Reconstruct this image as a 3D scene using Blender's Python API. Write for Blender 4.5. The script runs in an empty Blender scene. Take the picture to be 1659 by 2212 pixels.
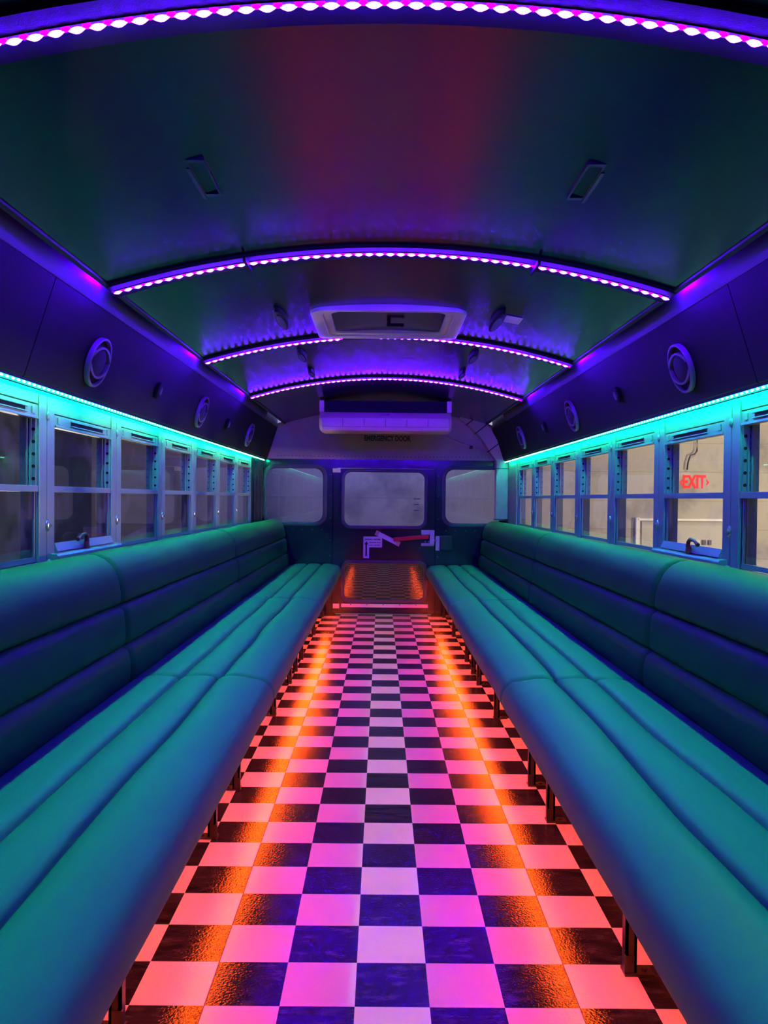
import bpy, bmesh, math, random
from mathutils import Vector, Matrix, noise
random.seed(7)
T = 0.1524                      # one floor check (six inches) in metres; all layout numbers below are in checks
sc = bpy.context.scene
C = sc.collection

# ---------------------------------------------------------------- camera
F_PX = 1718.0
yaw, pit, rol = 0.0034, -0.0172, 0.0095
cy, sy, cp, sp, cr, sr = math.cos(yaw), math.sin(yaw), math.cos(pit), math.sin(pit), math.cos(rol), math.sin(rol)
Fv = Vector((sy*cp, cy*cp, sp)); R0 = Vector((cy, -sy, 0)); U0 = R0.cross(Fv)
Rv = cr*R0 + sr*U0; Uv = -sr*R0 + cr*U0
cam = bpy.data.cameras.new('camera'); camo = bpy.data.objects.new('camera', cam); C.objects.link(camo)
cam.sensor_fit = 'HORIZONTAL'; cam.sensor_width = 36; cam.lens = F_PX/1659*36
cam.clip_start = 0.02; cam.clip_end = 100
M = Matrix(((Rv.x, Uv.x, -Fv.x, -0.1643*T), (Rv.y, Uv.y, -Fv.y, 0), (Rv.z, Uv.z, -Fv.z, 6.7643*T), (0, 0, 0, 1)))
camo.matrix_world = M
sc.camera = camo

# ---------------------------------------------------------------- world, exposure, light levels
w = bpy.data.worlds.new('world'); sc.world = w; w.use_nodes = True
w.node_tree.nodes['Background'].inputs[0].default_value = (0.5, 0.45, 0.4, 1)
w.node_tree.nodes['Background'].inputs[1].default_value = 0.02
sc.view_settings.view_transform = 'Standard'; sc.view_settings.look = 'None'
sc.view_settings.gamma = 1; sc.view_settings.use_curve_mapping = False
sc.view_settings.exposure = 0.0
VIOLET = (0.06, 0.0, 1.0); VIOLET_S = 2700.0
AQUA = (0.0, 1.0, 0.47); AQUA_S = 420.0
AMBER = (1.0, 0.075, 0.004); AMBER_S = 195.0
GARAGE_W = 66.0; WORK_W = 430.0; LOW_W = 110.0
# garage lamps: a twin tube fitting hanging over the bay to the right of the bus (built at the end with its housing)

def area(name, loc, size, sizey, power, col, rot=(0, 0, 0), parent=None):
    l = bpy.data.lights.new(name, 'AREA'); l.shape = 'RECTANGLE'; l.size = size; l.size_y = sizey
    l.energy = power; l.color = col
    o = bpy.data.objects.new(name, l); C.objects.link(o); o.location = loc; o.rotation_euler = rot
    if parent: o.parent = parent
    return o

# ---------------------------------------------------------------- materials
def nmat(name):
    m = bpy.data.materials.new(name); m.use_nodes = True
    nt = m.node_tree; b = nt.nodes['Principled BSDF']
    return m, nt, b
def mat(name, col, rough=0.5, metal=0.0, bump=0.0, scale=200.0, spec=0.5, vary=0.0, coat=0.0, detail=3, bdist=0.002):
    m, nt, b = nmat(name)
    b.inputs['Base Color'].default_value = (*col, 1); b.inputs['Roughness'].default_value = rough
    b.inputs['Metallic'].default_value = metal; b.inputs['Specular IOR Level'].default_value = spec
    b.inputs['Coat Weight'].default_value = coat
    if bump or vary:
        tc = nt.nodes.new('ShaderNodeTexCoord')
        n = nt.nodes.new('ShaderNodeTexNoise'); n.inputs['Scale'].default_value = scale; n.inputs['Detail'].default_value = detail
        nt.links.new(tc.outputs['Object'], n.inputs['Vector'])
        if bump:
            bp = nt.nodes.new('ShaderNodeBump'); bp.inputs['Strength'].default_value = bump; bp.inputs['Distance'].default_value = bdist
            nt.links.new(n.outputs['Fac'], bp.inputs['Height']); nt.links.new(bp.outputs['Normal'], b.inputs['Normal'])
        if vary:
            n2 = nt.nodes.new('ShaderNodeTexNoise'); n2.inputs['Scale'].default_value = 6; n2.inputs['Detail'].default_value = 6
            nt.links.new(tc.outputs['Object'], n2.inputs['Vector'])
            r = nt.nodes.new('ShaderNodeValToRGB')
            r.color_ramp.elements[0].position = 0.3; r.color_ramp.elements[1].position = 0.7
            r.color_ramp.elements[0].color = (*[c*(1-vary) for c in col], 1); r.color_ramp.elements[1].color = (*[min(1, c*(1+vary)) for c in col], 1)
            nt.links.new(n2.outputs['Fac'], r.inputs['Fac']); nt.links.new(r.outputs['Color'], b.inputs['Base Color'])
    return m
def emit(name, col, s, sampling='AUTO'):
    m, nt, b = nmat(name)
    b.inputs['Base Color'].default_value = (0, 0, 0, 1); b.inputs['Roughness'].default_value = .6
    b.inputs['Emission Color'].default_value = (*col, 1); b.inputs['Emission Strength'].default_value = s
    m.cycles.emission_sampling = sampling
    return m
def glass(name, tint=(1, 1, 1), refl=0.08, facing=0.5):
    m = bpy.data.materials.new(name); m.use_nodes = True; nt = m.node_tree; nt.nodes.clear()
    out = nt.nodes.new('ShaderNodeOutputMaterial'); tr = nt.nodes.new('ShaderNodeBsdfTransparent'); gl = nt.nodes.new('ShaderNodeBsdfGlossy')
    tr.inputs[0].default_value = (*tint, 1); gl.inputs['Roughness'].default_value = 0.015
    mix = nt.nodes.new('ShaderNodeMixShader'); lw = nt.nodes.new('ShaderNodeLayerWeight'); lw.inputs['Blend'].default_value = .5; fr = nt.nodes.new('ShaderNodeMath'); fr.operation = 'POWER'; fr.inputs[1].default_value = 5.0; nt.links.new(lw.outputs['Facing'], fr.inputs[0])
    mp = nt.nodes.new('ShaderNodeMath'); mp.operation = 'ADD'; mp.inputs[1].default_value = refl; mp.use_clamp = True
    # smudges dull the clear glass a little
    tc = nt.nodes.new('ShaderNodeTexCoord'); nz = nt.nodes.new('ShaderNodeTexNoise'); nz.inputs['Scale'].default_value = 9; nz.inputs['Detail'].default_value = 6
    nt.links.new(tc.outputs['Object'], nz.inputs['Vector'])
    df = nt.nodes.new('ShaderNodeBsdfDiffuse'); df.inputs[0].default_value = (.5, .5, .5, 1)
    rp = nt.nodes.new('ShaderNodeValToRGB'); rp.color_ramp.elements[0].position = .5; rp.color_ramp.elements[1].position = .85
    rp.color_ramp.elements[0].color = (.01, .01, .01, 1); rp.color_ramp.elements[1].color = (.12, .12, .12, 1)
    nt.links.new(nz.outputs['Fac'], rp.inputs['Fac'])
    mx2 = nt.nodes.new('ShaderNodeMixShader')
    nt.links.new(rp.outputs['Color'], mx2.inputs['Fac']); nt.links.new(tr.outputs[0], mx2.inputs[1]); nt.links.new(df.outputs[0], mx2.inputs[2])
    nt.links.new(fr.outputs[0], mp.inputs[0]); nt.links.new(mp.outputs[0], mix.inputs['Fac'])
    nt.links.new(mx2.outputs[0], mix.inputs[1]); nt.links.new(gl.outputs[0], mix.inputs[2]); nt.links.new(mix.outputs[0], out.inputs[0])
    return m

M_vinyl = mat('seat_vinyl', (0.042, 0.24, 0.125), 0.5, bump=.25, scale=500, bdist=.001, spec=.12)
M_back = mat('backrest_vinyl_shaded', (0.008, 0.14, 0.042), 0.55, bump=.25, scale=500, bdist=.001, spec=.15)  # same vinyl as the seats, darkened to put the backrests' shade into the colour
M_ceil = mat('sprayed_liner', (0.003, 0.003, 0.016), 0.20, bump=.07, scale=420, bdist=.0012, spec=.6, detail=4)
M_panel = mat('black_panel', (0.004, 0.0035, 0.004), 0.7, bump=.5, scale=350, bdist=.002, spec=.25)
M_cove = mat('cove_trim', (0.030, 0.030, 0.040), 0.45, bump=.1, scale=300)
M_rib = mat('roof_bow_paint', (0.02, 0.02, 0.03), 0.7, bump=.3, scale=400, spec=.1)
M_navy = mat('dark_gloss_paint', (0.012, 0.013, 0.022), 0.16, bump=.12, scale=30, bdist=.003, spec=.7)
M_white = mat('old_white_paint', (0.42, 0.25, 0.25), 0.45, bump=.15, scale=60, vary=.12)
M_frame = mat('window_alloy', (0.22, 0.27, 0.29), 0.42, metal=.3, bump=.08, scale=120)
M_framed = mat('window_track_alloy', (0.16, 0.17, 0.18), 0.5, metal=.2)
M_rubber = mat('black_rubber', (0.012, 0.012, 0.015), 0.5)
M_seal = mat('rubber_seal', (0.05, 0.05, 0.055), 0.35)
M_steel = mat('black_steel', (0.018, 0.016, 0.018), 0.35, spec=.5)
M_chrome = mat('latch_metal', (0.6, 0.6, 0.62), 0.25, metal=.9)
M_dark = mat('black_plastic', (0.006, 0.006, 0.008), 0.6, spec=.15)
M_ring = mat('grey_speaker_trim', (0.16, 0.15, 0.16), 0.35)
M_cone = mat('speaker_mesh', (0.02, 0.02, 0.025), 0.7, bump=.6, scale=900)
M_red = mat('red_lever', (0.62, 0.01, 0.02), 0.35)
M_handle = mat('dark_red_handle', (0.22, 0.03, 0.03), 0.35)
M_ac = mat('cream_plastic', (0.58, 0.33, 0.30), 0.4, bump=.05, scale=50)
M_hatch = mat('white_hatch_plastic', (0.66, 0.60, 0.62), 0.4, bump=.1, scale=40, vary=.1)
M_paper = mat('sticker_paper', (0.75, 0.74, 0.76), 0.5)
M_ink = mat('sticker_ink', (0.02, 0.02, 0.03), 0.6)
M_ink2 = mat('stencil_paint', (0.05, 0.03, 0.05), 0.6)
M_alum = mat('door_strip_metal', (0.62, 0.58, 0.58), 0.4)
M_glass = glass('window_glass', (.92, .93, .93), .03)
M_glass2 = glass('rear_glass', (.50, .52, .64), .07)
M_glass3 = glass('tinted_door_glass', (.28, .24, .22), .15)
M_led_v = emit('violet_led', VIOLET, VIOLET_S); M_dot_v = emit('violet_diode', (.12, .014, 1.0), 90.0)
M_led_a = emit('aqua_led', AQUA, AQUA_S); M_dot_a = emit('aqua_diode', (.25, 1, .80), 5.0, 'NONE'); M_sleeve = emit('aqua_sleeve', (0, 1, .62), 1.3, 'NONE')
M_led_o = emit('amber_led', AMBER, AMBER_S)
M_exit = emit('exit_red', (1.0, 0.012, 0.01), 2.2)

# ceiling and other big ones need object-space detail only; the floor checks are part of the vinyl sheet
def floor_mat():
    m, nt, b = nmat('checked_vinyl'); N = nt.nodes.new; L = nt.links.new
    g = N('ShaderNodeNewGeometry'); mp = N('ShaderNodeMapping'); mp.vector_type = 'POINT'
    # world metres -> checks, shifted so a column edge lies at x=-0.457 and a row edge at y=10.463 checks
    mp.inputs['Location'].default_value = (0.457+20, -10.463+20, .5); mp.inputs['Scale'].default_value = (1/T, 1/T, 0)
    L(g.outputs['Position'], mp.inputs['Vector'])
    ch = N('ShaderNodeTexChecker'); ch.inputs['Scale'].default_value = 1.0
    L(mp.outputs['Vector'], ch.inputs['Vector'])
    n = N('ShaderNodeTexNoise'); n.inputs['Scale'].default_value = 26; n.inputs['Detail'].default_value = 8; n.inputs['Roughness'].default_value = .65
    mp2 = N('ShaderNodeMapping'); mp2.inputs['Scale'].default_value = (.55, 1.5, 1); L(g.outputs['Position'], mp2.inputs['Vector']); L(mp2.outputs['Vector'], n.inputs['Vector'])
    rb = N('ShaderNodeValToRGB'); rb.color_ramp.elements[0].position = .38; rb.color_ramp.elements[1].position = .72
    rb.color_ramp.elements[0].color = (.004, .004, .006, 1); rb.color_ramp.elements[1].color = (.034, .030, .036, 1)
    L(n.outputs['Fac'], rb.inputs['Fac'])
    n3 = N('ShaderNodeTexNoise'); n3.inputs['Scale'].default_value = 3.5; n3.inputs['Detail'].default_value = 5; L(g.outputs['Position'], n3.inputs['Vector'])
    rw = N('ShaderNodeValToRGB'); rw.color_ramp.elements[0].position = .25; rw.color_ramp.elements[1].position = .6
    rw.color_ramp.elements[0].color = (.47, .45, .46, 1); rw.color_ramp.elements[1].color = (.52, .50, .51, 1); L(n3.outputs['Fac'], rw.inputs['Fac'])
    mx = N('ShaderNodeMix'); mx.data_type = 'RGBA'
    L(ch.outputs['Fac'], mx.inputs[0]); L(rb.outputs['Color'], mx.inputs[6]); L(rw.outputs['Color'], mx.inputs[7])
    L(mx.outputs[2], b.inputs['Base Color'])
    b.inputs['Roughness'].default_value = .10; b.inputs['Specular IOR Level'].default_value = .3
    n2 = N('ShaderNodeTexNoise'); n2.inputs['Scale'].default_value = 170; n2.inputs['Detail'].default_value = 3; L(g.outputs['Position'], n2.inputs['Vector'])
    bp = N('ShaderNodeBump'); bp.inputs['Strength'].default_value = .35; bp.inputs['Distance'].default_value = .0021
    L(n2.outputs['Fac'], bp.inputs['Height']); L(bp.outputs['Normal'], b.inputs['Normal'])
    return m
M_floor = floor_mat()
def garage_mat():
    m, nt, b = nmat('stained_block_wall'); N = nt.nodes.new; L = nt.links.new
    g = N('ShaderNodeNewGeometry'); n = N('ShaderNodeTexNoise'); n.inputs['Scale'].default_value = 1.3; n.inputs['Detail'].default_value = 9; n.inputs['Roughness'].default_value = .62
    L(g.outputs['Position'], n.inputs['Vector'])
    r = N('ShaderNodeValToRGB'); r.color_ramp.elements[0].position = .30; r.color_ramp.elements[1].position = .48
    r.color_ramp.elements[0].color = (.20, .19, .17, 1); r.color_ramp.elements[1].color = (.52, .48, .38, 1)
    L(n.outputs['Fac'], r.inputs['Fac'])
    sx = N('ShaderNodeSeparateXYZ'); L(g.outputs['Position'], sx.inputs[0])
    # faint bed joints every 20 cm
    md = N('ShaderNodeMath'); md.operation = 'MODULO'; md.inputs[1].default_value = .30
    ad = N('ShaderNodeMath'); ad.inputs[1].default_value = 10.07; L(sx.outputs['Z'], ad.inputs[0]); L(ad.outputs[0], md.inputs[0])
    lt = N('ShaderNodeMath'); lt.operation = 'LESS_THAN'; lt.inputs[1].default_value = .008; L(md.outputs[0], lt.inputs[0])
    mu = N('ShaderNodeMath'); mu.operation = 'MULTIPLY'; mu.inputs[1].default_value = .35; L(lt.outputs[0], mu.inputs[0])
    mx = N('ShaderNodeMix'); mx.data_type = 'RGBA'; L(mu.outputs[0], mx.inputs[0]); L(r.outputs['Color'], mx.inputs[6]); mx.inputs[7].default_value = (.2, .18, .15, 1)
    L(mx.outputs[2], b.inputs['Base Color']); b.inputs['Roughness'].default_value = .8
    return m
M_garage = garage_mat()
M_concrete = mat('garage_concrete', (.25, .24, .22), .8, vary=.2, bump=.2, scale=30)
M_darkwall = mat('unlit_garage_cladding', (.04, .05, .045), .8, vary=.3)  # dark of the unlit left side put into the wall colour
M_doorw = mat('garage_door_paint', (.55, .52, .45), .5)

# ---------------------------------------------------------------- mesh helpers (input in checks)
def V(x, y, z): return Vector((x*T, y*T, z*T))
ORG = {}
def obj(name, bm, m, parent=None, origin=None, smooth=False, label=None, bevel=0, autos=None):
    bmesh.ops.recalc_face_normals(bm, faces=bm.faces[:]) if not getattr(bm, 'keep', False) else None
    if bevel:
        es = [e for e in bm.edges if len(e.link_faces) == 2 and e.calc_face_angle(0) > .6]
        bmesh.ops.bevel(bm, geom=es, offset=bevel*T, segments=2, affect='EDGES', profile=.6)
    if parent is not None: org = ORG[parent.name]
    elif origin is not None: org = V(*origin)
    else:
        xs = [v.co for v in bm.verts]
        org = Vector((sum(c.x for c in xs)/len(xs), sum(c.y for c in xs)/len(xs), min(c.z for c in xs)))
    for v in bm.verts: v.co -= org
    me = bpy.data.meshes.new(name); bm.to_mesh(me); bm.free()
    for mm in (m if isinstance(m, (list, tuple)) else [m]): me.materials.append(mm)
    if smooth:
        for p in me.polygons: p.use_smooth = True
        me.set_sharp_from_angle(angle=math.radians(autos or 40))
    o = bpy.data.objects.new(name, me); C.objects.link(o)
    if parent is not None: o.parent = parent
    else: o.location = org
    ORG[o.name] = org
    if label: o['label'] = label
    return o
def thing(name, label, cat, loc, group=None, kind=None):
    o = bpy.data.objects.new(name, None); C.objects.link(o); o.location = V(*loc); o.empty_display_size = .05
    if label: o['label'] = label
    if cat: o['category'] = cat
    if group: o['group'] = group
    if kind: o['kind'] = kind
    ORG[o.name] = V(*loc); return o
def tag(o, label=None, cat=None, group=None, kind=None):
    if label: o['label'] = label
    if cat: o['category'] = cat
    if group: o['group'] = group
    if kind: o['kind'] = kind
    return o
def child_origin(o): ORG[o.name] = ORG[o.parent.name]; return o
def NB(): return bmesh.new()
def box(bm, x0, x1, y0, y1, z0, z1):
    vs = [bm.verts.new(V(x, y, z)) for x in (x0, x1) for y in (y0, y1) for z in (z0, z1)]
    for f in ((0, 1, 3, 2), (4, 6, 7, 5), (0, 4, 5, 1), (2, 3, 7, 6), (0, 2, 6, 4), (1, 5, 7, 3)): bm.faces.new([vs[i] for i in f])
    return bm
def B(*a): return box(NB(), *a)
def prism(bm, prof, y0, y1, close=True):       # profile of (x,z), swept along y
    a = [bm.verts.new(V(x, y0, z)) for x, z in prof]; b = [bm.verts.new(V(x, y1, z)) for x, z in prof]
    n = len(prof)
    for i in range(n if close else n-1): bm.faces.new((a[i], a[(i+1) % n], b[(i+1) % n], b[i]))
    if close: bm.faces.new(a); bm.faces.new(b[::-1])
    return bm
def rrect(u0, u1, v0, v1, r, n=7):
    pts = []
    for cu, cv, a0 in ((u1-r, v1-r, 0), (u0+r, v1-r, 90), (u0+r, v0+r, 180), (u1-r, v0+r, 270)):
        for i in range(n+1):
            a = math.radians(a0+90*i/n); pts.append((cu+r*math.cos(a), cv+r*math.sin(a)))
    return pts
def extr(bm, loop, d0, d1, mapf):              # closed outline extruded between depths d0 and d1
    a = [bm.verts.new(mapf(u, v, d0)) for u, v in loop]; b = [bm.verts.new(mapf(u, v, d1)) for u, v in loop]
    n = len(loop); bm.faces.new(a[::-1]); bm.faces.new(b)
    for i in range(n): bm.faces.new((a[i], a[(i+1) % n], b[(i+1) % n], b[i]))
    return bm
def ring(bm, lo, li, d0, d1, mapf):            # frame between two outlines with equal counts
    n = len(lo)
    A = [[bm.verts.new(mapf(u, v, d)) for u, v in l] for l in (lo, li) for d in (d0, d1)]
    oa, ob, ia, ib = A
    for i in range(n):
        j = (i+1) % n
        bm.faces.new((oa[i], oa[j], ob[j], ob[i])); bm.faces.new((ia[j], ia[i], ib[i], ib[j]))
        bm.faces.new((ob[i], ob[j], ib[j], ib[i])); bm.faces.new((oa[j], oa[i], ia[i], ia[j]))
    return bm
def tube(bm, pts, r, n=8, caps=True):
    P = [V(*p) for p in pts]; rings = []
    for i, p in enumerate(P):
        d = (P[min(i+1, len(P)-1)]-P[max(i-1, 0)]).normalized()
        u = d.cross(Vector((0, 0, 1)))
        if u.length < .05: u = d.cross(Vector((1, 0, 0)))
        u.normalize(); v = u.cross(d)
        rr = r[i] if isinstance(r, (list, tuple)) else r
        rings.append([bm.verts.new(p+(u*math.cos(2*math.pi*k/n)+v*math.sin(2*math.pi*k/n))*rr*T) for k in range(n)])
    for a, b in zip(rings, rings[1:]):
        for k in range(n): bm.faces.new((a[k], a[(k+1) % n], b[(k+1) % n], b[k]))
    if caps: bm.faces.new(rings[0][::-1]); bm.faces.new(rings[-1])
    return bm
def ell(bm, c, rx, ry, rz, u=12, v=8, rot=None):
    m = Matrix.Translation(V(*c)) @ (rot or Matrix.Identity(4)) @ Matrix.Diagonal((rx*T, ry*T, rz*T, 1))
    bmesh.ops.create_uvsphere(bm, u_segments=u, v_segments=v, radius=1, matrix=m); return bm
def disc(bm, c, r, h, axis='X', n=20):         # short cylinder
    R = {'X': Matrix.Rotation(math.pi/2, 4, 'Y'), 'Y': Matrix.Rotation(math.pi/2, 4, 'X'), 'Z': Matrix.Identity(4)}[axis]
    bmesh.ops.create_cone(bm, cap_ends=True, segments=n, radius1=r*T, radius2=r*T, depth=h*T, matrix=Matrix.Translation(V(*c)) @ R)
    return bm
YR = 46.16; YF = -4.0
mapR = lambda u, v, d: V(u, YR-d, v)           # rear wall: u=x, v=z, d towards the camera
def zc(x): return 11.93-.0262*x*x              # underside of the roof skin

# ================================================================ STRUCTURE
tag(obj('floor', B(-7.3, 7.3, YF, YR+.1, -.25, 0), M_floor), kind='structure')
seam = NB()
for x in (-2.457, 2.543): box(seam, x-.006, x+.006, YF, YR-.05, 0, .004)
tag(obj('trim_1', seam, M_rubber), kind='structure')
# roof skin
bm = NB(); xs = [-5.80+11.6*i/40 for i in range(41)]
prism(bm, [(x, zc(x)) for x in xs]+[(x, zc(x)+.3) for x in xs[::-1]], YF, YR)
tag(obj('ceiling', bm, M_ceil, smooth=True), kind='structure')
# roof bows carrying the strips
STRIP_Y = [8.25, 16.6, 25.2, 33.9]
for i, y in enumerate(STRIP_Y):
    bm = NB(); xs = [-5.80+11.6*k/40 for k in range(41)]
    prism(bm, [(x, zc(x)-.07) for x in xs]+[(x, zc(x)+.02) for x in xs[::-1]], y-.35, y+.38)
    tag(obj('trim_%d' % (i+2), bm, M_rib, smooth=True), kind='structure')
# coves and upper side panels, side walls
for s, side in ((-1, 'left'), (1, 'right')):
    pr = lambda L: [(s*x, z) for x, z in L]
    bm = NB(); prism(bm, pr([(5.74, 11.02), (5.82, 10.99), (5.84, 11.5), (5.74, 11.5)]), YF, YR)
    tag(obj('trim_%d' % (6 if s < 0 else 7), bm, M_rubber), kind='structure')
    bm = NB(); prism(bm, pr([(6.20, 10.80), (6.14, 10.92), (6.08, 11.06), (6.03, 11.22), (5.98, 11.40), (5.84, 11.50), (5.84, 11.6), (6.3, 11.6), (6.3, 10.8)]), YF, 41.0)
    tag(obj('trim_%d' % (8 if s < 0 else 9), bm, M_cove, smooth=True), kind='structure')
    for k, (ya, yb) in enumerate(((YF, 14.77), (14.80, YR))):
        bm = NB(); prism(bm, pr([(6.21, 10.86), (6.21, 10.80), (6.80, 8.98), (6.83, 8.96), (7.15, 8.955), (7.3, 8.95), (7.3, 11.6), (6.22, 11.6)]), ya, yb)
        tag(obj('trim_%d' % (10+k+(0 if s < 0 else 2)), bm, M_panel), kind='structure')
    # side wall: solid ahead of and behind the windows, apron below them
    bm = NB(); box(bm, s*7.15, s*7.5, YF, 42.75, -.1, 5.30)
    box(bm, s*7.15, s*7.5, YF, 12.29, 5.30, 8.9); box(bm, s*7.16, s*7.5, 12.29, 42.75, 8.84, 9.1)
    box(bm, s*7.2, s*7.5, 42.75, YR, -.1, 9.1)
    tag(obj('wall_'+side, bm, M_frame), kind='structure')
    bm = NB()                                 # rear quarter lining between the last window and the back wall
    if s < 0:
        prof = [(-7.16, 42.76)]
        for k in range(8):
            y = 42.8+k*.42
            prof += [(-7.10, y), (-7.02, y+.10), (-7.02, y+.22), (-7.10, y+.32)]
        prof += [(-7.1, YR), (-7.22, YR), (-7.22, 42.76)]
        a = [bm.verts.new(V(x, y, 2)) for x, y in prof]; b = [bm.verts.new(V(x, y, 8.9)) for x, y in prof]
        for i in range(len(prof)): j = (i+1) % len(prof); bm.faces.new((a[i], a[j], b[j], b[i]))
        bm.faces.new(a); bm.faces.new(b[::-1])
        tag(obj('trim_14', bm, M_navy), kind='structure')
    else:
        box(bm, 7.08, 7.2, 42.76, YR, 2, 8.9)
        tag(obj('trim_15', bm, M_white), kind='structure')
tag(obj('wall_front', B(-7.5, 7.5, YF-.3, YF, -.25, 12.3), M_panel), kind='structure')
# rear wall with cut-outs: assembled from panels around the openings
def holed(bm, u0, u1, v0, v1, hole, d0, d1, mapf, n=7):
    # rectangular panel with one rounded hole; outer outline is resampled radially to match the hole
    hu = (hole[0][0]); cu = sum(p[0] for p in hole)/len(hole); cv = sum(p[1] for p in hole)/len(hole); out = []
    for (u, v) in hole:
        du, dv = u-cu, v-cv; t = 1e9
        if du > 1e-6: t = min(t, (u1-cu)/du)
        if du < -1e-6: t = min(t, (u0-cu)/du)
        if dv > 1e-6: t = min(t, (v1-cv)/dv)
        if dv < -1e-6: t = min(t, (v0-cv)/dv)
        out.append([cu+du*t, cv+dv*t])
    for c in ((u0, v0), (u0, v1), (u1, v0), (u1, v1)):
        k = min(range(len(out)), key=lambda i: (out[i][0]-c[0])**2+(out[i][1]-c[1])**2); out[k] = list(c)
    return ring(bm, out, hole, d0, d1, mapf)
H_side = {s: rrect(*sorted((s*3.50, s*6.86)), 5.30, 8.52, .55) for s in (-1, 1)}
H_dw = rrect(-2.36, 2.38, 5.12, 8.32, .45); H_lw = rrect(-2.34, 2.40, .80, 3.03, .40)
bm = NB()
for s in (-1, 1):
    u0, u1 = sorted((s*3.0, s*7.2)); holed(bm, u0, u1, 4.6, 9.0, H_side[s], -.35, 0, mapR)
    box(bm, u0, u1, YR, YR+.35, -.25, 4.6)
box(bm, -3.0, 3.0, YR-.05, YR+.35, 8.50, 9.0)
for s in (-1, 1): box(bm, *sorted((s*2.80, s*3.02)), YR+.205, YR+.35, 0, 8.6)
box(bm, -3.0, 3.0, YR, YR+.35, -.25, .02)
tag(obj('wall_rear', bm, M_navy), kind='structure')
bm = NB(); xs = [-6.9+13.8*k/40 for k in range(41)]   # pale header above the door
prism(bm, [(-6.9, 9.0), (6.9, 9.0)]+[(x, min(12.1, 12.2-.03*x*x)) for x in xs[::-1]], YR-.06, YR+.3)
hd = tag(obj('trim_16', bm, M_white), kind='structure')
tag(obj('trim_17', B(-3.0, 3.0, YR-.12, YR-.05, 8.50, 8.96), M_navy), kind='structure')
bm = NB()
for k in range(58): disc(bm, (-6.2+k*.215, YR-.07, 9.17), .028, .03, 'Y', 8)
tag(obj('trim_18', bm, M_ink2), kind='structure')
bm = NB()
for s in (-1, 1):
    for x in (3.6, 4.15, 4.75, 5.3, 5.8): disc(bm, (s*x, YR-.01, 4.92), .035, .05, 'Y', 8)
    for z in (1.4, 2.2, 3.4, 4.3, 5.6, 6.9, 8.1): disc(bm, (s*3.12, YR-.01, z), .03, .05, 'Y', 8)
tag(obj('trim_19', bm, M_chrome), kind='structure')

# ---- rear side windows
nwin = [0]
def rear_window(s):
    nwin[0] += 1
    r = thing('window_%d' % nwin[0], None, None, (s*5.18, YR, 5.1), kind='structure')
    u0, u1 = sorted((s*3.50, s*6.86))
    obj('rubber_seal', ring(NB(), rrect(u0-.17, u1+.17 if s < 0 else u1+.13, 5.13, 8.69, .68), rrect(u0+.06, u1-.06, 5.36, 8.46, .5), -.05, .10, mapR), M_seal, r, bevel=.03, smooth=True)
    obj('pane', extr(NB(), rrect(u0+.03, u1-.03, 5.33, 8.49, .5), -.16, -.13, mapR), M_glass2, r)
for s in (-1, 1): rear_window(s)

# ---- emergency door
D = thing('door_1', None, None, (0, YR, 0), kind='structure')
bm = NB(); holed(bm, -2.95, 2.95, 4.1, 8.49, H_dw, -.2, .03, mapR); holed(bm, -2.95, 2.95, .64, 4.1, H_lw, -.2, .03, mapR); box(bm, -2.95, 2.95, YR-.03, YR+.2, .05, .64)
obj('door_leaf', bm, M_navy, D)
for nm, h0, h1, rr, mt in (('upper', (-2.36, 2.38, 5.12), 8.32, .45, M_glass2), ('lower', (-2.34, 2.40, .80), 3.03, .40, M_glass3)):
    u0, u1, v0 = h0
    obj('rubber_seal', ring(NB(), rrect(u0-.13, u1+.13, v0-.13, h1+.13, rr+.1), rrect(u0+.06, u1-.06, v0+.06, h1-.06, rr-.05), -.03, .12, mapR), M_seal, D, bevel=.03, smooth=True)
    obj('pane', extr(NB(), rrect(u0+.03, u1-.03, v0+.03, h1-.03, rr), -.10, -.08, mapR), mt, D)
obj('kick_strip', B(-2.45, 2.60, YR-.07, YR-.03, .42, .62), M_alum, D, label='pale metal strip')
bm = NB()
for k in range(5): disc(bm, (-1.9+k*.95, YR-.08, .58), .03, .03, 'Y', 8)
obj('screw', bm, M_ink, D)['kind'] = 'stuff'
obj('hinge_plate', B(-3.0, -2.55, YR-.1, YR-.03, 8.24, 8.47), M_alum, D); obj('hinge_plate', B(-2.93, -2.56, YR-.1, YR-.03, .36, .62), M_alum, D)
bm = NB(); box(bm, -2.7, 2.9, YR-.09, YR-.03, 8.47, 8.52); obj('weather_strip', bm, M_alum, D)
# lever, latch and reflective bar
lv = NB(); a0, a1 = (0.55, 4.40), (2.60, 4.58)
extr(lv, [(a0[0], a0[1]-.12), (a1[0], a1[1]-.13), (a1[0], a1[1]+.13), (a0[0], a0[1]+.10)], .16, .26, mapR)
obj('lever', lv, M_red, D, bevel=.03, label='red lever')
bm = NB(); box(bm, 2.16, 2.92, YR-.16, YR-.03, 4.68, 4.95); box(bm, 2.66, 2.92, YR-.22, YR-.03, 4.1, 4.95); box(bm, 2.16, 2.9, YR-.1, YR-.03, 4.02, 4.18)
obj('latch', bm, M_alum, D, bevel=.02)
bm = NB()
for x in (2.4, 2.6): disc(bm, (x, YR-.12, 4.28), .05, .1, 'Y', 10)
box(bm, 2.85, 3.05, YR-.2, YR-.1, 4.3, 4.42)
obj('latch_bolt', bm, M_chrome, D)
br = NB(); p, q = Vector((-.48, 4.78)), Vector((.92, 4.10)); d = (q-p).normalized(); nn = Vector((-d.y, d.x))*.13
extr(br, [tuple(p-nn), tuple(q-nn), tuple(q+nn), tuple(p+nn)], .05, .09, mapR)
b1 = obj('grab_bar', br, M_paper, D, bevel=.01, label='white bar set at a slant')
br = NB()
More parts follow.
